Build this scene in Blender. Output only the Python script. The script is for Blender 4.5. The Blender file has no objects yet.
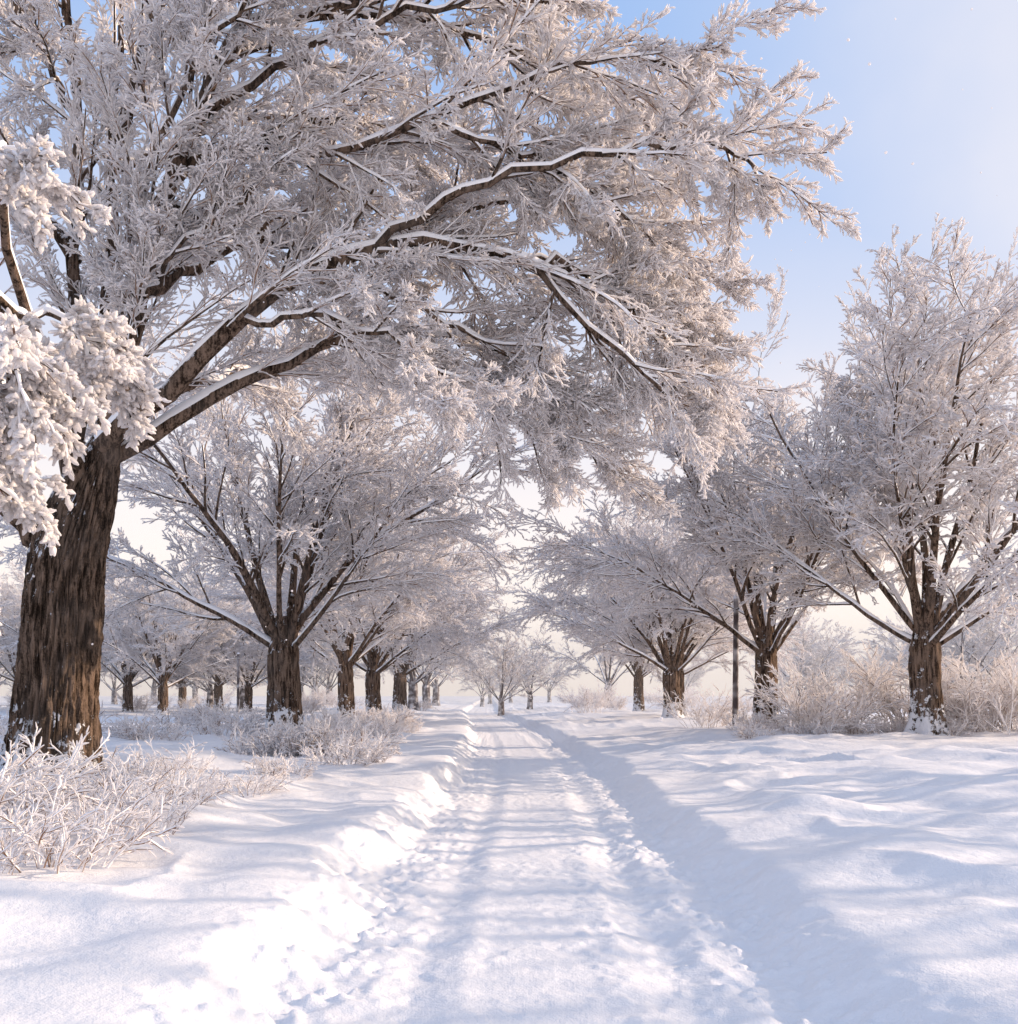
import bpy, math, numpy as np
from mathutils import Vector
rad=math.radians
scene=bpy.context.scene
# ---------------------------------------------------------------- helpers
def norm(v): return v/np.maximum(np.linalg.norm(v,axis=-1,keepdims=True),1e-9)
_pr=np.random.RandomState(5); _perm=_pr.permutation(4096); _ga=_pr.rand(4096)*2*np.pi
def _h(ix,iy): return _perm[(_perm[ix&4095]+iy)&4095]
def perlin(x,y):
    ix=np.floor(x).astype(np.int64); iy=np.floor(y).astype(np.int64); fx=x-ix; fy=y-iy
    u=fx*fx*fx*(fx*(fx*6-15)+10); v=fy*fy*fy*(fy*(fy*6-15)+10)
    def g(a,b):
        an=_ga[_h(ix+a,iy+b)]; return np.cos(an)*(fx-a)+np.sin(an)*(fy-b)
    return ((g(0,0)*(1-u)+g(1,0)*u)*(1-v)+(g(0,1)*(1-u)+g(1,1)*u)*v)*1.4
def fbm(x,y,o=4):
    s=0;a=1.0
    for i in range(o):
        s=s+a*perlin(x+i*17.3,y+i*9.1); x=x*2.03; y=y*2.03; a*=0.5
    return s
def worley(x,y):
    ix=np.floor(x).astype(np.int64); iy=np.floor(y).astype(np.int64)
    f=np.full(x.shape,9.0); idd=np.zeros(x.shape)
    for a in (-1,0,1):
        for b in (-1,0,1):
            h=_h(ix+a,iy+b); px=ix+a+((h*0.6180339)%1.0); py=iy+b+((h*0.7548776)%1.0)
            d=np.hypot(x-px,y-py); m=d<f; f=np.where(m,d,f); idd=np.where(m,(h*0.3247)%1.0,idd)
    return f,idd
def sstep(a,b,x):
    t=np.clip((x-a)/(b-a),0,1); return t*t*(3-2*t)

def build_mesh(name,parts,mats):
    vo=0; Vs=[];Fs=[];Ms=[]
    for V,F,m in parts:
        Vs.append(V.reshape(-1,3)); Fs.append(F.reshape(-1,4)+vo); Ms.append(np.full(F.reshape(-1,4).shape[0],m,dtype=np.int32)); vo+=Vs[-1].shape[0]
    V=np.concatenate(Vs).astype(np.float32); F=np.concatenate(Fs).astype(np.int32); M=np.concatenate(Ms)
    me=bpy.data.meshes.new(name)
    me.vertices.add(len(V)); me.vertices.foreach_set('co',V.ravel())
    me.loops.add(F.size); me.loops.foreach_set('vertex_index',F.ravel())
    me.polygons.add(len(F)); me.polygons.foreach_set('loop_start',np.arange(0,F.size,4,dtype=np.int32))
    me.polygons.foreach_set('material_index',M)
    me.polygons.foreach_set('use_smooth',np.ones(len(F),dtype=bool))
    for m in mats: me.materials.append(m)
    me.update(calc_edges=True)
    print(name,'faces',len(F))
    return me
def add_obj(name,me,loc=(0,0,0),rz=0,sc=1,parent=None):
    o=bpy.data.objects.new(name,me); scene.collection.objects.link(o)
    o.location=loc; o.rotation_euler=(0,0,rz); o.scale=(sc,sc,sc) if not hasattr(sc,'__len__') else sc
    if parent: o.parent=parent
    return o
def tubes(P,R,S):
    N,K,_=P.shape
    T=np.empty_like(P); T[:,1:-1]=P[:,2:]-P[:,:-2]; T[:,0]=P[:,1]-P[:,0]; T[:,-1]=P[:,-1]-P[:,-2]; T=norm(T)
    mean=norm(P[:,-1]-P[:,0])
    ref=np.where(np.abs(mean[:,2:3])>0.8,np.array([[1.,0,0]]),np.array([[0,0,1.]]))
    ref=norm(ref-(ref*mean).sum(-1,keepdims=True)*mean)[:,None,:]
    U=norm(ref-(ref*T).sum(-1,keepdims=True)*T); W=np.cross(T,U)
    a=np.arange(S)*2*np.pi/S
    V=P[:,:,None,:]+R[:,:,None,None]*(U[:,:,None,:]*np.cos(a)[None,None,:,None]+W[:,:,None,:]*np.sin(a)[None,None,:,None])
    base=(np.arange(N)*K*S)[:,None,None]+(np.arange(K-1)*S)[None,:,None]
    s=np.arange(S)[None,None,:]; s2=(s+1)%S
    F=np.stack([base+s,base+s2,base+S+s2,base+S+s],-1)
    return V.reshape(-1,3),F.reshape(-1,4)
def grow(rng,start,d,L,K,wander,trop0,trop1):
    N=len(start); P=np.empty((N,K,3)); P[:,0]=start; d=norm(d); st=(L/(K-1))[:,None]
    for k in range(1,K):
        t=k/(K-1)
        d=d+rng.normal(size=(N,3))*wander; d[:,2]+=trop0+(trop1-trop0)*t
        d=norm(d); P[:,k]=P[:,k-1]+d*st
    return P
def children(rng,P,R,L,M,t0,t1,ang,angv,ratio,fall,planar,tp=1.0):
    N,K,_=P.shape
    t=t0+(t1-t0)*((np.arange(M)[None,:]+rng.rand(N,M))/M)**tp
    x=t*(K-1); i=np.clip(x.astype(int),0,K-2); f=(x-i)[...,None]
    n=np.arange(N)[:,None]
    pos=P[n,i]*(1-f)+P[n,i+1]*f; tan=norm(P[n,i+1]-P[n,i])
    r=R[n,i]*(1-f[...,0])+R[n,i+1]*f[...,0]
    up=np.zeros_like(tan); up[...,2]=1; up[...,0]=0.05
    side=norm(np.cross(tan,up)); u2=np.cross(side,tan)
    sign=np.where((np.arange(M)[None,:]+rng.randint(0,2,(N,1)))%2==0,1.,-1.)
    az_p=rng.normal(size=(N,M))*0.5+np.where(sign>0,0,np.pi)
    az_r=rng.rand(N,M)*2*np.pi
    az=np.where(rng.rand(N,M)<planar,az_p,az_r)[...,None]
    a=(ang+rng.normal(size=(N,M))*angv)[...,None]
    d=tan*np.cos(a)+(side*np.cos(az)+u2*np.sin(az))*np.sin(a)
    l=ratio*L[:,None]*(1-fall*t)*rng.uniform(0.65,1.25,(N,M))
    return pos.reshape(-1,3),d.reshape(-1,3),l.ravel(),r.ravel()
def taper(r0,r1,K,p=1.0):
    t=np.linspace(0,1,K)[None,:]**p
    return r0[:,None]*(1-t)+r1[:,None]*t
def snowcap(rng,P,R,amt,thick):
    T=np.gradient(P,axis=1); T=norm(T); hz=np.sqrt(1-np.clip(T[...,2]**2,0,1))
    f=np.clip((hz-0.35)/0.4,0,1)*(0.75+0.5*rng.rand(*R.shape))
    C=P.copy(); C[...,2]+=R*amt*f+thick*0.5*f
    RR=(R*0.78+thick*0.6)*(0.45+0.55*f)
    RR[:,-1]*=0.4
    return C,RR
def resample(pts,K):
    pts=np.array(pts,float); n=len(pts)
    q=np.vstack([2*pts[0]-pts[1],pts,2*pts[-1]-pts[-2]])
    out=[]
    for s in np.linspace(0,n-1-1e-6,K):
        i=int(s);t=s-i;a,b,c,d=q[i],q[i+1],q[i+2],q[i+3]
        out.append(0.5*((2*b)+(c-a)*t+(2*a-5*b+4*c-d)*t*t+(3*b-a-3*c+d)*t**3))
    return np.array(out)
# ---------------------------------------------------------------- materials
def newmat(name):
    m=bpy.data.materials.new(name); m.use_nodes=True; nt=m.node_tree; nt.nodes.clear()
    o=nt.nodes.new('ShaderNodeOutputMaterial'); return m,nt,o
def N(nt,t,**k):
    n=nt.nodes.new(t)
    for a,b in k.items(): setattr(n,a,b)
    return n
def mathn(nt,op,a,b=None,clamp=False):
    n=N(nt,'ShaderNodeMath',operation=op,use_clamp=clamp)
    for i,v in enumerate((a,b)):
        if v is None: continue
        if isinstance(v,(int,float)): n.inputs[i].default_value=v
        else: nt.links.new(v,n.inputs[i])
    return n.outputs[0]
def noise(nt,vec,scale,detail=4,rough=0.5):
    n=N(nt,'ShaderNodeTexNoise'); n.inputs['Scale'].default_value=scale; n.inputs['Detail'].default_value=detail; n.inputs['Roughness'].default_value=rough
    nt.links.new(vec,n.inputs['Vector']); return n.outputs['Fac']
def mapr(nt,v,a,b,c=0,d=1):
    n=N(nt,'ShaderNodeMapRange',interpolation_type='SMOOTHSTEP'); nt.links.new(v,n.inputs[0])
    for i,x in enumerate((a,b,c,d)): n.inputs[i+1].default_value=x
    return n.outputs[0]
def mixc(nt,f,a,b,blend='MIX'):
    n=N(nt,'ShaderNodeMix',data_type='RGBA',blend_type=blend)
    if isinstance(f,(int,float)): n.inputs[0].default_value=f
    else: nt.links.new(f,n.inputs[0])
    for i,v in ((6,a),(7,b)):
        if isinstance(v,tuple): n.inputs[i].default_value=(*v,1)
        else: nt.links.new(v,n.inputs[i])
    return n.outputs[2]
def snow_ground_mat():
    m,nt,o=newmat('snow_ground'); tc=N(nt,'ShaderNodeTexCoord').outputs['Object']
    b=N(nt,'ShaderNodeBsdfPrincipled'); b.inputs['Roughness'].default_value=0.6; b.inputs['Specular IOR Level'].default_value=0.2
    b.inputs['Base Color'].default_value=(.85,.838,.85,1)
    n2=noise(nt,tc,12,4,0.6); n3=noise(nt,tc,95,2,0.6)
    h=mathn(nt,'ADD',mathn(nt,'MULTIPLY',n2,0.024),mathn(nt,'MULTIPLY',n3,0.006))
    bp=N(nt,'ShaderNodeBump'); bp.inputs['Strength'].default_value=0.6; bp.inputs['Distance'].default_value=1.0
    nt.links.new(h,bp.inputs['Height']); nt.links.new(bp.outputs[0],b.inputs['Normal']); nt.links.new(b.outputs[0],o.inputs[0]); return m
def snow_cap_mat():
    m,nt,o=newmat('snow_cap')
    b=N(nt,'ShaderNodeBsdfDiffuse'); b.inputs[0].default_value=(0.95,0.94,0.95,1)
    nt.links.new(b.outputs[0],o.inputs[0]); return m
def bark_mat():
    m,nt,o=newmat('bark'); tc=N(nt,'ShaderNodeTexCoord').outputs['Object']
    mp=N(nt,'ShaderNodeMapping'); mp.inputs['Scale'].default_value=(1,1,0.13); nt.links.new(tc,mp.inputs[0])
    n1=noise(nt,mp.outputs[0],15,8,0.72); n2=noise(nt,tc,1.8,3)
    nf=noise(nt,tc,38,3,.7)
    n1=mathn(nt,'ADD',mathn(nt,'MULTIPLY',n1,.8),mathn(nt,'MULTIPLY',nf,.2))
    c1=mixc(nt,mapr(nt,n1,0.42,0.58),(0.028,0.019,0.014),(0.25,0.175,0.13))
    c2=mixc(nt,mapr(nt,n2,0.4,0.75,0,.6),c1,(0.13,0.105,0.09))
    g=N(nt,'ShaderNodeNewGeometry'); sx=N(nt,'ShaderNodeSeparateXYZ'); nt.links.new(g.outputs['Normal'],sx.inputs[0])
    n3=noise(nt,tc,6,5,0.75)
    sp=N(nt,'ShaderNodeSeparateXYZ'); nt.links.new(tc,sp.inputs[0])
    low=mapr(nt,sp.outputs[2],0.1,1.8,0.16,0.0)
    wind=mathn(nt,'MULTIPLY',sx.outputs[0],-0.05)
    s=mathn(nt,'ADD',mathn(nt,'ADD',mathn(nt,'ADD',mathn(nt,'MULTIPLY',sx.outputs[2],0.35),n3),low),wind)
    f=mapr(nt,s,0.65,0.70)
    c3=mixc(nt,f,c2,(0.88,0.88,0.91))
    b=N(nt,'ShaderNodeBsdfDiffuse'); nt.links.new(c3,b.inputs[0])
    bp=N(nt,'ShaderNodeBump'); bp.inputs['Strength'].default_value=1.0; bp.inputs['Distance'].default_value=0.07
    h=mathn(nt,'ADD',n1,mathn(nt,'MULTIPLY',f,0.3))
    nt.links.new(h,bp.inputs['Height']); nt.links.new(bp.outputs[0],b.inputs['Normal']); nt.links.new(b.outputs[0],o.inputs[0]); return m
def frost_mat(name,lo,hi,brown,white=(0.97,0.94,0.935),tr=0.0):
    m,nt,o=newmat(name)
    g=N(nt,'ShaderNodeNewGeometry'); sx=N(nt,'ShaderNodeSeparateXYZ'); nt.links.new(g.outputs['Normal'],sx.inputs[0])
    n=noise(nt,g.outputs['Position'],3.0,1,0.6)
    s=mathn(nt,'ADD',sx.outputs[2],mathn(nt,'MULTIPLY',mathn(nt,'SUBTRACT',n,0.5),2.0))
    f=mapr(nt,s,lo,hi)
    c=mixc(nt,f,brown,white)
    d=N(nt,'ShaderNodeBsdfDiffuse'); nt.links.new(c,d.inputs[0])
    if tr:
        t=N(nt,'ShaderNodeBsdfTranslucent'); nt.links.new(c,t.inputs[0])
        mx=N(nt,'ShaderNodeMixShader'); mx.inputs[0].default_value=tr; nt.links.new(d.outputs[0],mx.inputs[1]); nt.links.new(t.outputs[0],mx.inputs[2])
        nt.links.new(mx.outputs[0],o.inputs[0])
    else: nt.links.new(d.outputs[0],o.inputs[0])
    return m
M_ground=snow_ground_mat(); M_cap=snow_cap_mat(); M_bark=bark_mat()
M_twig=frost_mat('frosted_twig',-0.8,-0.2,(0.25,0.15,0.10))
M_frost=frost_mat('hoar_frost',-1.5,-0.9,(0.7,0.6,0.55),tr=.48)
M_fbark=frost_mat('frosted_bark',-0.3,1.0,(0.10,0.08,0.08))
M_ffrost_haze=frost_mat('far_frost_haze',-1.2,-0.3,(0.50,0.43,0.42),tr=.3)  # frost on far trees, twig brown paled so distance haze is in the colour
TM=[M_bark,M_cap,M_twig,M_frost]; TMF=[M_fbark,M_cap,M_ffrost_haze,M_ffrost_haze]
# ---------------------------------------------------------------- trees
def trunk_part(axis,radii,S,K,amp,seed):
    P=resample(axis,K)[None]; r=np.interp(np.linspace(0,1,K),np.linspace(0,1,len(radii)),radii)[None]
    V,F=tubes(P,r,S); V=V.reshape(K,S,3)
    th=np.arange(S)*2*np.pi/S; TH,ZZ=np.meshgrid(th,P[0,:,2])
    c=P[0][:,None,:]; d=norm(V-c)
    rr=r[0].max()
    n=perlin(np.cos(TH)*13*rr*2+seed+ np.sin(TH)*3+.5*perlin(TH*2,ZZ*2),np.sin(TH)*13*rr*2+ZZ*1.3)
    n2=perlin(np.cos(TH)*30*rr+seed,np.sin(TH)*30*rr+ZZ*3)
    disp=amp*(0.5-np.abs(n)*2.2+0.3*n2)+0.05*rr*perlin(np.cos(TH)*1.6+seed,np.sin(TH)*1.6+ZZ*0.7)*2
    flare=np.exp(-np.maximum(ZZ-P[0,0,2]-.3,0)/0.4)*0.09*(1+np.cos(TH*5+seed))*rr*2
    V=V+d*(disp+flare)[...,None]
    return V.reshape(-1,3),F
def crown(rng,L0P,L0R,L0L,counts,rat,tw,droop,fr=0.010,L1len=0.42,l1max=4.0,t0=.18,lite=False,bulge=1.0):
    parts=[]
    V,F=tubes(L0P,L0R,6 if lite else 10); parts.append((V,F,0))
    C,CR=snowcap(rng,L0P,L0R,0.5,0.025); V,F=tubes(C,CR,4 if lite else 7); parts.append((V,F,1))
    s,d,l,r=children(rng,L0P,L0R,L0L,counts[0],t0,1.0,0.58,0.15,L1len,0.3,0.35,0.85)
    l=np.minimum(l,l1max*rng.uniform(.7,1,len(l)))
    P1=grow(rng,s,d,l,9,0.07,0.02,droop); R1=taper(np.minimum(r*0.6,0.009+l*0.011),np.full(len(r),0.007),9)
    V,F=tubes(P1,R1,3 if lite else 6); parts.append((V,F,0))
    C,CR=snowcap(rng,P1,R1,0.55,0.020); V,F=tubes(C,CR,3 if lite else 5); parts.append((V,F,1))
    s,d,l,r=children(rng,P1,R1,l,counts[1],0.12,1.0,0.48,0.14,rat,0.3,0.5)
    P2=grow(rng,s,d,l,7,0.07,0.01,droop); R2=taper(np.minimum(r*0.7,0.005+l*0.005),np.full(len(r),0.005),7)
    V,F=tubes(P2,R2+fr*.3,3 if lite else 4); parts.append((V,F,2))
    s,d,l3,r=children(rng,P2,R2,l,counts[2],0.10,1.0,0.50,0.2,0.42,0.35,0.5)
    P3=grow(rng,s,d,l3,5,0.10,0.01,droop); R3=np.array([[0.55,0.9,1,0.95,0.4]])*fr*rng.uniform(0.65,1.4,(len(l3),5))
    V,F=tubes(P3,R3,3); parts.append((V,F,3))
    if counts[3]:
        s,d,l4,r=children(rng,P3,R3,np.maximum(l3,0.30),counts[3],0.1,1.0,0.62,0.25,tw,0.3,0.5)
        P4=grow(rng,s,d,l4,4,0.16,0.04,-0.04); R4=np.tile(np.array([[0.6,1.05*bulge,1.0*bulge,0.4]])*fr,(len(l4),1))*rng.uniform(0.6,1.35,(len(l4),4))
        V,F=tubes(P4,R4,3); parts.append((V,F,3))
    return parts
def generic_tree(name,seed,H=14,nl=10,fork=2.3,tr=0.42,counts=(17,10,7,3),fr=0.0185,droop=-0.05,mats=TM,lite=False,wide=1.0,up=0.80):
    rng=np.random.RandomState(seed)
    az=np.arange(nl)*2.399+rng.rand(nl)*0.5; el=26+54*np.linspace(1,0,nl)**0.9+rng.normal(size=nl)*4
    el=np.radians(el); d=np.stack([np.cos(az)*np.cos(el),np.sin(az)*np.cos(el),np.sin(el)],-1)
    L=(H-fork)*np.where(el>1.0,up,(0.50+0.30*np.sin(el))*wide)*rng.uniform(0.88,1.05,nl)
    st=np.stack([np.cos(az)*tr*0.35,np.sin(az)*tr*0.35,fork-0.5+rng.rand(nl)*0.9*(el/1.5)],-1)
    K=16; P=grow(rng,st,d,L,K,0.05,0.04,-0.08)
    R=taper(np.where(el>0.9,tr*0.32,tr*0.23)*rng.uniform(.8,1.1,nl),np.full(nl,0.016),K,0.75)
    parts=crown(rng,P,R,L,counts,0.46,0.42,droop,fr=fr,lite=lite,L1len=.40,l1max=3.4)
    V,F=trunk_part([(0,0,-0.4),(0.03,0,0.6),(0,0.03,fork*0.7),(0.02,0,fork+0.5)],[tr*1.2,tr*0.98,tr*0.92,tr*0.92,tr*0.5],40,46,0.03,seed)
    parts.append((V,F,0))
    return build_mesh(name,parts,mats)
CAM_H=1.5
def image_to_m(px,pz,dy): # image pixel coordinates of the big tree, one scale for all depths -> metres
    return ((px-490)*0.0136,13.6+dy,CAM_H+(695-pz)*0.0136)
def limbs(rng,L,K,jit=0.04,lmin=5.0):
    P=np.stack([resample(l[0],K) for l in L]); P[:,1:]+=rng.normal(size=P[:,1:].shape)*jit
    R=taper(np.array([l[1] for l in L]),np.full(len(L),0.02),K,0.8)
    Ln=np.linalg.norm(np.diff(P,axis=1),axis=-1).sum(1)
    return P,R,np.maximum(Ln,lmin)
def hero_tree():
    rng=np.random.RandomState(11)
    L=[ # points (image x, image y, depth offset), r0
     ([(95,480,0),(125,400,-.1),(150,300,-.4),(210,160,-.8),(260,80,-1.1),(330,-20,-1.4),(400,-120,-1.5)],.19),
     ([(95,480,.1),(100,390,.2),(98,300,.3),(100,150,.5),(105,0,.6),(120,-140,.6)],.15),
     ([(75,490,0),(68,400,.2),(66,250,.3),(60,100,.6),(35,-60,.9),(10,-180,1.2)],.15),
     ([(105,450,-.1),(170,400,-.3),(240,340,-.4),(300,292,-.5),(380,264,-.5),(440,256,-.4),(520,266,-.3),(570,312,-.2),(625,360,0),(665,390,.2)],.15),
     ([(110,455,.1),(200,400,.2),(280,352,.4),(350,327,.5),(430,345,.6),(500,390,.7),(545,430,.8)],.12),
     ([(180,225,-.6),(215,182,-.7),(280,180,-.8),(350,188,-.9),(420,165,-1),(520,125,-1),(600,100,-1.),(670,120,-1)],.075),
     ([(245,100,-1),(340,40,-.6),(430,0,-.2),(500,-20,.3),(560,0,.8)],.08),
     ([(380,264,-.5),(450,220,-.7),(540,195,-.8),(640,180,-.8),(700,180,-.8),(745,200,-.8)],.06),
     ([(290,298,-.4),(360,235,.4),(440,165,1.2),(530,90,1.9),(610,50,2.5)],.07),
     ([(520,266,-.3),(590,262,.3),(660,270,.8),(725,300,1.2)],.05),
     ([(150,300,-.3),(200,230,.8),(270,130,2),(350,60,3.1),(430,-30,4)],.11),
     ([(98,300,.3),(140,200,1.6),(200,80,3),(250,-60,4)],.10),
     ([(350,327,.5),(430,300,1.3),(520,320,2.2),(600,370,3),(630,420,3.4)],.06),
     ([(60,560,0),(20,520,-.1),(-40,470,-.3),(-130,400,-.6),(-240,350,-1),(-340,340,-1.3)],.17),
     ([(66,250,.3),(0,150,.8),(-80,60,1.5),(-160,-20,2.2)],.10),
     ([(66,400,.2),(0,300,-.8),(-80,200,-1.8),(-150,100,-2.6)],.11),
     ([(100,420,.1),(160,340,1.8),(220,280,3.4),(300,250,5)],.11),
     ([(100,150,.5),(160,60,-.4),(220,-40,-1.),(300,-120,-1.5)],.09),
     ([(330,-20,-1.4),(430,-70,-1.4),(500,-80,-1.2)],.06),
     ([(240,340,-.4),(320,340,-.9),(400,370,-1.2),(450,410,-1.3)],.05),
     ([(300,292,-.5),(370,300,-.3),(450,320,.1),(520,355,.4),(565,395,.6)],.05),
     ([(420,165,-1),(500,170,-.6),(580,190,-.2),(650,220,.2)],.04),
     ([(180,225,-.6),(260,240,0),(350,230,.6),(430,210,1)],.06),
     ([(210,160,-.8),(290,110,-1),(380,85,-1.2),(480,60,-1.2),(560,55,-1)],.06),
     ([(120,400,0),(150,330,-.5),(200,280,-.9),(270,230,-1.2)],.05),
     ([(400,200,.9),(500,150,1.5),(600,140,2),(680,160,2.4),(740,215,2.6)],.05),
     ([(260,80,-1.1),(370,25,-.2),(500,15,.6),(620,30,1.2),(690,80,1.6)],.07),
     ([(300,292,-.5),(420,215,.8),(560,215,1.6),(670,235,2.1),(740,290,2.4)],.06),
     ([(100,150,.5),(200,60,1.5),(330,20,2.4),(450,30,3)],.08),
     ([(98,300,.3),(170,200,-.8),(240,120,-1.6),(330,50,-2.1)],.06),
     ([(520,266,-.3),(600,290,.2),(680,330,.5),(730,370,.8)],.045),
     ([(60,100,.6),(20,20,.4),(-20,-60,.2)],.06),
    ]
    L=[([image_to_m(*p) for p in l[0]],l[1]) for l in L]
    P,R,Ln=limbs(rng,L,18)
    parts=crown(rng,P,R,Ln,(18,11,8,3),0.46,0.42,-0.045,fr=0.0128,L1len=0.27,l1max=2.4)
    # low, snow-laden branches reaching forward on the left
    L2=[([image_to_m(85,470,-.2),(-5.1,11.8,4.9),(-4.5,10,5.0),(-4.0,8.6,4.4),(-3.55,7.8,3.7)],.09),
        ([(-4.8,11,5.0),(-4.6,9.6,5.7),(-4.2,8.6,6.1),(-3.9,8,5.8)],.06),
        ([(-4.7,10.6,4.9),(-4.5,9.0,4.2),(-4.1,8.0,3.5),(-3.7,7.5,2.9)],.05),
        ([(-4.4,9.6,5.0),(-3.9,8.9,4.9),(-3.3,8.6,4.3)],.04),
        ([(-4.4,9.6,5.0),(-4.2,8.6,4.9),(-3.9,7.8,4.4),(-3.5,7.5,3.9)],.04),
        ([(-4.6,9.9,4.9),(-4.4,8.8,4.6),(-4.2,8.0,4.1),(-3.9,7.6,3.5)],.04)]
    P,R,Ln=limbs(rng,L2,12,.03,2.0)
    parts+=crown(rng,P,R,np.minimum(Ln,3.),(10,7,6,3),0.5,0.36,-0.12,fr=0.0185,L1len=0.30,l1max=.9,t0=.45,bulge=1.25)
    ax=[image_to_m(50,812,0),image_to_m(54,745,0),image_to_m(60,650,0),image_to_m(68,560,0),image_to_m(88,490,0),image_to_m(105,440,0)]
    V,F=trunk_part(ax,[.64,.56,.49,.48,.43,.32,.16],200,300,0.055,3); parts.append((V,F,0))
    V,F=trunk_part([image_to_m(60,600,0),image_to_m(72,520,.1),image_to_m(74,440,.2)],[.3,.29,.15],60,80,0.03,7); parts.append((V,F,0))
    return build_mesh('frosted_avenue_tree',parts,TM)
def ground_h(x,y):
    x=np.asarray(x,float); y=np.asarray(y,float)
    yy=np.maximum(y,0)
    xc=0.2+0.62*sstep(0,22,yy)-1.6*sstep(28,90,yy)+0.05*perlin(yy*0.3,yy*0+3)
    dx=x-xc
    hwL=1.24+0.15*fbm(y*0.9,y*0+1.5,3)+0.09*fbm(x*2.5,y*2.5,3); hwR=1.30+0.10*fbm(y*0.7,y*0+7.7,3)+0.05*fbm(x*3,y*3,3)
    bl=sstep(0,1,(-dx-hwL+0.1)/0.5); br=sstep(0,1,(dx-hwR+0.1)/0.62)
    off=np.clip(bl+br,0,1)
    near=np.exp(-np.maximum(y,0)/35)
    bank=off*(0.23+0.06*fbm(x*0.5,y*0.5,2)+bl*.07*np.exp(-((dx+1.9)/.5)**2))
    far=sstep(1.8,7,np.abs(dx))*0.23
    w=sstep(1.5,2.8,np.abs(dx))
    u=x*0.8+y*0.6; v=-x*0.55+y*0.85
    roll=off*(0.05*fbm(x*0.32+3,y*0.45,3)+w*0.055*fbm(u*0.45,v*0.9,3))
    rd=1-np.abs(perlin(u*0.55+0.4*perlin(x,y),v*0.30))*2.2
    drift=w*(0.085*np.clip(rd,0,1)**1.6+0.035*perlin(u*1.6,v*0.8)+0.009*perlin(x*5+y,y*4-x)+.012*perlin(x*2.4+9,y*3.1))*np.where(dx>0,1.,.8)
    on=1-off
    g=lambda c,s: np.exp(-((dx-c)/s)**2)
    m1=0.05*perlin(y*0.8,y*0+11)+.03*perlin(y*2.5,x*0+2)
    br_=0.85+.4*perlin(y*.7,y*0+40)
    ruts=(-0.042*g(-0.66+m1,0.14)-0.048*g(0.70+m1,0.15)+0.018*g(.70+m1+.27,.09)+.016*g(.70+m1-.26,.09)+.016*g(-.66+m1+.25,.09))*br_
    rough=0.34+0.9*np.exp(-((dx-1.08)/0.28)**2)+1.0*np.exp(-((dx+1.05)/0.33)**2)+0.4*np.exp(-((dx-.5)/.3)**2)+0.45*fbm(x*1.2,y*0.5,2)
    rough=np.clip(rough,0.25,1.4)
    f1,i1=worley(x*4.0+0.4*perlin(x*5,y*5),y*3.0+.3*perlin(x*4,y*4+9)); f2,i2=worley(x*9,y*8)
    dim=-0.020*(1-sstep(0.1,0.6,f1))*(i1>0.45)
    lump=0.020*(1-sstep(0.1,0.5,f2))*(i2>0.6)
    fine=0.015*fbm(x*6,y*4,4)
    h=bank+far+roll+drift+on*(ruts+rough*(dim+lump+fine))*(0.3+0.7*near)
    edge=np.exp(-((dx+hwL+0.15)/0.25)**2)+.6*np.exp(-((dx-hwR-0.1)/0.2)**2)
    h=h+edge*(0.035*fbm(x*4,y*4,3)+0.028*(1-sstep(0.1,0.5,f2)))*near
    return h
def ground():
    ys=[-40,-30,-20,-14,-9,-6,-4,-2,-1,0,0.8,1.5,2.1,2.6]; y=3.0
    while y<30: ys.append(y); y*=1.0042
    while y<900: ys.append(y); y*=1.03
    xs=list(np.arange(-2.2,2.61,0.022)); s=0.022;x=-2.2
    l=[]
    while x>-900:
        s*=1.024; x-=s; l.append(x)
    s=0.022;x=2.6;r=[]
    while x<900:
        s*=1.02; x+=s; r.append(x)
    xs=np.array(l[::-1]+xs+r); ys=np.array(ys)
    X,Y=np.meshgrid(xs,ys); Z=ground_h(X,Y)
    V=np.stack([X,Y,Z],-1); ny,nx=X.shape
    i=(np.arange(ny-1)*nx)[:,None]+np.arange(nx-1)[None,:]
    F=np.stack([i,i+1,i+nx+1,i+nx],-1)
    add_obj('snow_covered_ground',build_mesh('snow_covered_ground',[(V,F,0)],[M_ground]))
ground()
def gz(x,y): return float(ground_h(np.array([x]),np.array([y]))[0])
add_obj('frosted_tree',hero_tree())
tA=generic_tree('tree_a',21,12.6,13,2.6,0.40,up=.76,wide=1.12); tB=generic_tree('tree_b',33,12.2,12,2.6,0.36,wide=1.15,up=.78); tC=generic_tree('tree_c',47,12.5,12,2.7,0.46,droop=-0.06,wide=1.1)
tF=generic_tree('tree_far',59,12,9,2.2,0.36,counts=(10,8,6,2),fr=0.03,mats=TMF,lite=True)
tG=generic_tree('tree_sparse',71,12,8,3,0.33,counts=(9,6,4,0),fr=0.012,lite=True)
def place(me,x,y,rz,sc): add_obj('frosted_tree',me,(x,y,gz(x,y)),rz,sc)
place(tC,-5.35,26,0.4,0.98)
place(tA,10.9,25,1.0,1.0)
place(tB,8.3,30,2.0,1.0)
place(tG,15.5,14.0,0.7,1.0)
place(tG,20,9.5,2.9,1.0)
for i,(x,y,s) in enumerate([(-5.5,38,.9),(-5.6,48,.95),(-5.5,61,.95),(-5.7,74,1),(-5.6,88,1),(-5.6,104,1.0)]):
    place((tB,tA,tC,tF,tF,tF)[i],x,y,i*1.7,s)
for i,(x,y,s) in enumerate([(8.0,44,.85),(9.0,48,.9),(9.2,62,.9),(9.5,80,.9)]):
    place((tC,tA,tB,tF)[i],x,y,i*2.3+.5,s)
rng=np.random.RandomState(77)
par=bpy.data.objects.new('distant_trees',None); scene.collection.objects.link(par)
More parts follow.
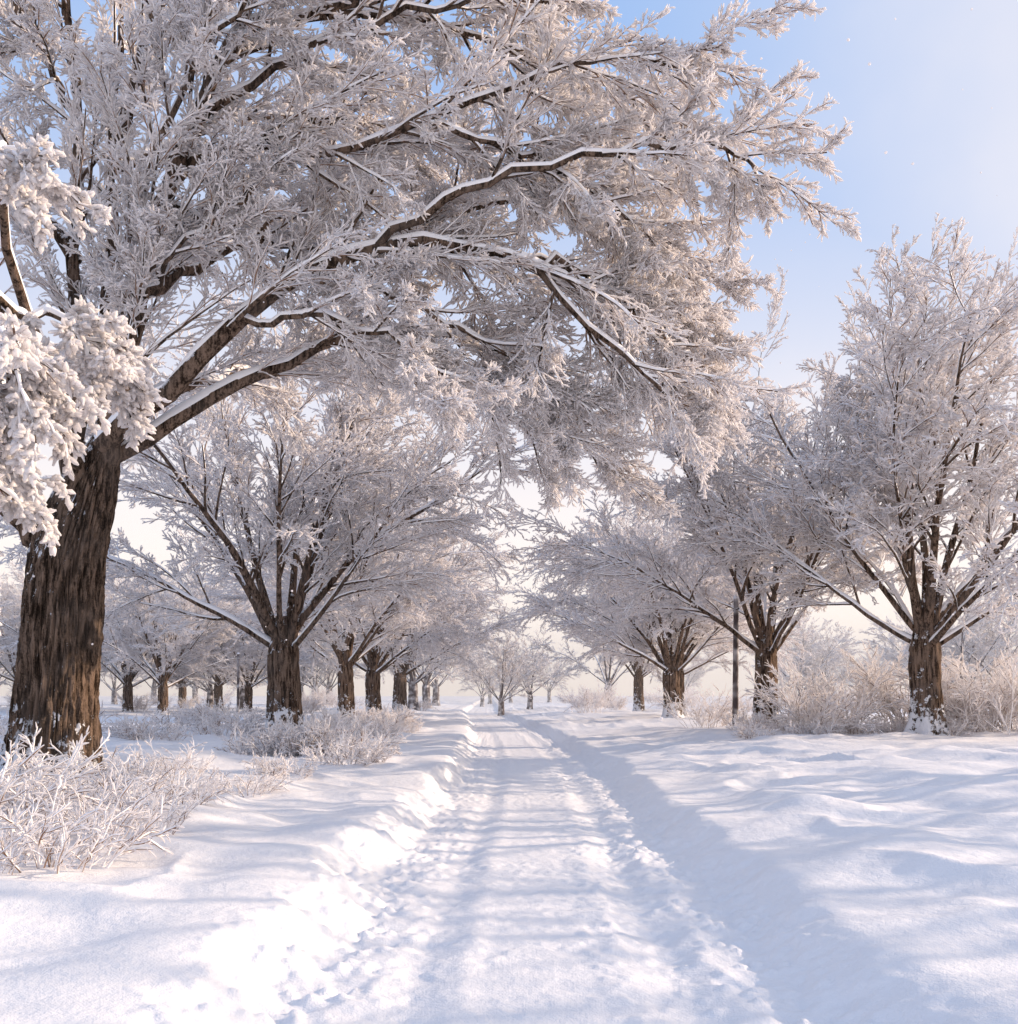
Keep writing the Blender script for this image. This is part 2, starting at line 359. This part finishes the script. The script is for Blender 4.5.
def far(x,y,s,me=None): add_obj('distant_tree',me or tF,(x,y,gz(x,y)-0.1),rng.rand()*6.28,s,par)
for x,y,s in [(0.8,72,.6),(3.2,80,.65),(-1,130,.7),(3,145,.75),(8,135,.7),(0,165,.9)]: far(x,y,s)
for x,y,s in [(-17,52,.7),(-21,58,.75),(-14.5,60,.7),(-26,62,.8),(-19,70,.8),(-31,66,.8),(-24,78,.8)]: far(x,y,s,(tA,tB,tC)[int(rng.rand()*3)])
for i in range(22):
    y=rng.uniform(70,140); x=rng.uniform(-0.60,-0.12)*y-3; far(x,y,rng.uniform(.7,1.0))
for i in range(16):
    y=rng.uniform(66,140); x=rng.uniform(0.16,0.60)*y+3; far(x,y,rng.uniform(.6,.9))
# ---------------------------------------------------------------- shrubs
def shrub(name,seed,n,rx,ry,Ls,fr,lean=0.5,counts=(6,4)):
    rng=np.random.RandomState(seed)
    a=rng.rand(n)*6.28; q=np.sqrt(rng.rand(n))
    s=np.stack([np.cos(a)*q*rx,np.sin(a)*q*ry,np.full(n,-0.08)],-1)
    d=np.stack([np.cos(a)*q*lean+rng.normal(size=n)*.25,np.sin(a)*q*lean+rng.normal(size=n)*.25,np.ones(n)],-1)
    L=Ls*rng.uniform(.4,1.2,n)
    P=grow(rng,s,d,L,8,0.10,0,-0.12); R=np.tile(np.linspace(1.1,.6,8)[None]*fr,(n,1))*rng.uniform(.6,1.3,(n,1)); R[:,-1]*=.4
    parts=[]; V,F=tubes(P,R,5); parts.append((V,F,2))
    s,d,l,r=children(rng,P,R,L,counts[0],.25,1,.5,.2,.42,.3,.2)
    P1=grow(rng,s,d,l,6,.12,.02,-.08); R1=np.tile(np.array([[.8,1,1,.95,.85,.4]])*fr*.8,(len(l),1))*rng.uniform(.6,1.4,(len(l),1))
    V,F=tubes(P1,R1,4); parts.append((V,F,2))
    s,d,l,r=children(rng,P1,R1,l,counts[1],.15,1,.5,.2,.5,.3,.2)
    P2=grow(rng,s,d,l,4,.12,.02,-.08); R2=np.tile(np.array([[.8,1.1,1,.4]])*fr*.75,(len(l),1))*rng.uniform(.7,1.4,(len(l),1))
    V,F=tubes(P2,R2,4); parts.append((V,F,3))
    return build_mesh(name,parts,TM)
sA=shrub('shrub_a',1,50,.8,.5,.9,.012,.7,(5,3)); sB=shrub('shrub_b',2,60,1.0,.7,.8,.014,.6,counts=(6,4)); sC=shrub('shrub_tall',3,50,1.2,1.0,2.0,.016,.6,(7,5))
def ps(me,x,y,rz,sc,nm='frosted_shrub'): add_obj(nm,me,(x,y,gz(x,y)-.03),rz,sc)
for x,y,s in [(-3.3,7.2,.7),(-4.1,8.0,.8),(-3.0,8.4,.5),(-4.5,9.2,.75),(-3.7,9.4,.65),(-5.0,8.6,.75),(-3.3,10.4,.5),(-4.3,10.8,.6),(-3.5,6.7,.5),(-4.0,12.5,.55),(-3.0,12.2,.4)]: ps(sA,x,y,rng.rand()*6,s,'frosted_grass_clump')
for i in range(20):
    y=rng.uniform(14,36); x=rng.uniform(-4.6,-2.5); ps(sB,x,y,rng.rand()*6,rng.uniform(.4,.95))
for i in range(8):
    y=rng.uniform(17,34); x=rng.uniform(-11,-6.5); ps(sB,x,y,rng.rand()*6,rng.uniform(.6,1.0))
for x,y,s in [(8.7,26.5,.75),(9.4,28,.9),(12.6,26,.8),(13.5,25.5,1),(12.2,28,1),(14.5,27,1),(7.2,33,.6)]: ps(sC,x,y,rng.rand()*6,s)
for i in range(14):
    ps(sB,rng.uniform(6.4,13),rng.uniform(24.5,29),rng.rand()*6,rng.uniform(.4,.75))
fs=bpy.data.objects.new('distant_shrubs',None); scene.collection.objects.link(fs)
for i in range(34):
    y=rng.uniform(50,120); sgn=-1 if i%3==0 else 1; x=sgn*rng.uniform(3.5,.55*y)
    add_obj('distant_shrub',sC,(x,y,gz(x,y)),rng.rand()*6,rng.uniform(.4,.9),fs)
# ---------------------------------------------------------------- poles
def pole_mesh(name,h,r):
    K=10; P=np.stack([np.linspace(0,.03,K),np.zeros(K),np.linspace(-.4,h,K)],-1)[None]
    V,F=tubes(P,taper(np.array([r]),np.array([r*.75]),K),14)
    C=np.array([[[.03,0,h-.02],[.03,0,h+.06],[.03,0,h+.11]]]); V2,F2=tubes(C,np.array([[r*.9,r*.8,r*.1]]),12)
    B=np.array([[[.03,-.3,h-.35],[.03,0,h-.35],[.03,.3,h-.35]]]); V3,F3=tubes(B,np.array([[.03,.035,.03]]),8)
    return build_mesh(name,[(V,F,0),(V2,F2,1),(V3,F3,0)],[M_fbark,M_cap])
add_obj('utility_pole',pole_mesh('pole',4.1,.10),(7.6,31,gz(7.6,31)))
add_obj('utility_pole',bpy.data.meshes['pole'],(-12.6,50,gz(-12.6,50)),0,.75)
# ---------------------------------------------------------------- a few snowflakes drifting in the air over the whole site
def flakes():
    r=np.random.RandomState(9); n=380
    c=np.stack([r.uniform(-8,12,n),r.uniform(4,22,n),r.uniform(1,12,n)],-1); d=norm(r.normal(size=(n,3)))*r.uniform(.007,.017,n)[:,None]
    P=c[:,None,:]+d[:,None,:]*np.array([-1,-.5,.5,1])[None,:,None]
    R=np.linalg.norm(d,axis=1)[:,None]*np.array([[.2,.9,.9,.2]]); V,F=tubes(P,R,5)
    add_obj('falling_snowflakes',build_mesh('falling_snowflakes',[(V,F,0)],[M_frost]))
flakes()
# ---------------------------------------------------------------- real low-lying ice mist over the far part of the avenue
def mist():
    x0,x1,y0,y1,z0,z1=-130,130,50,200,-1,11
    V=np.array([(x,y,z) for z in (z0,z1) for x,y in ((x0,y0),(x1,y0),(x1,y1),(x0,y1))],float)
    F=np.array([[0,3,2,1],[4,5,6,7],[0,1,5,4],[1,2,6,5],[2,3,7,6],[3,0,4,7]])
    m,nt,o=newmat('ice_mist'); v=N(nt,'ShaderNodeVolumeScatter'); v.inputs['Density'].default_value=0.0045; v.inputs['Color'].default_value=(1,1,1,1)
    nt.links.new(v.outputs[0],o.inputs['Volume'])
    me=build_mesh('winter_mist',[(V,F,0)],[m]); me.polygons.foreach_set('use_smooth',[False]*6)
    add_obj('winter_mist',me)
mist()
# ---------------------------------------------------------------- world, sun, camera
AZ,EL=rad(79),rad(20)
v=Vector((math.sin(AZ)*math.cos(EL),math.cos(AZ)*math.cos(EL),math.sin(EL)))
w=bpy.data.worlds.new('World'); scene.world=w; w.use_nodes=True; nt=w.node_tree
bg=nt.nodes['Background']; sky=nt.nodes.new('ShaderNodeTexSky'); sky.sky_type='NISHITA'; sky.sun_disc=False
sky.sun_elevation=EL; sky.sun_rotation=AZ; sky.air_density=1.0; sky.dust_density=2.0; sky.ozone_density=2.0
tc=nt.nodes.new('ShaderNodeTexCoord').outputs['Generated']
vn=N(nt,'ShaderNodeVectorMath',operation='NORMALIZE'); nt.links.new(tc,vn.inputs[0])
sp=N(nt,'ShaderNodeSeparateXYZ'); nt.links.new(vn.outputs[0],sp.inputs[0])
dt=N(nt,'ShaderNodeVectorMath',operation='DOT_PRODUCT'); nt.links.new(vn.outputs[0],dt.inputs[0]); dt.inputs[1].default_value=v
hor=mapr(nt,sp.outputs[2],0.02,0.60,1,0); sg=mapr(nt,dt.outputs['Value'],0.38,0.95,0,.9)
f=mathn(nt,'MAXIMUM',hor,sg)
cir=noise(nt,vn.outputs[0],2.2,5,.6); f=mathn(nt,'ADD',f,mapr(nt,cir,.5,.75,0,.14),True)
grad=mixc(nt,f,(2.7,4.1,6.8),(8.8,7.8,7.1))
col=mixc(nt,0.08,grad,sky.outputs[0])
nt.links.new(col,bg.inputs[0]); bg.inputs[1].default_value=0.14
sl=bpy.data.lights.new('sun','SUN'); sl.energy=5.0; sl.angle=rad(0.5); sl.color=(1,.78,.58)
so=bpy.data.objects.new('sun',sl); scene.collection.objects.link(so)
so.rotation_euler=v.to_track_quat('Z','Y').to_euler(); so.location=(30,0,30)
cam=bpy.data.cameras.new('camera'); co=bpy.data.objects.new('camera',cam); scene.collection.objects.link(co); scene.camera=co
co.location=(0,0,CAM_H); co.rotation_euler=(rad(90),0,0)
cam.sensor_width=36; cam.sensor_fit='AUTO'; cam.lens=1000/1024*36; cam.shift_x=0.0186; cam.shift_y=(695-512)/1024; cam.clip_end=3000
scene.view_settings.view_transform='Standard'; scene.view_settings.look='None'; scene.view_settings.exposure=0
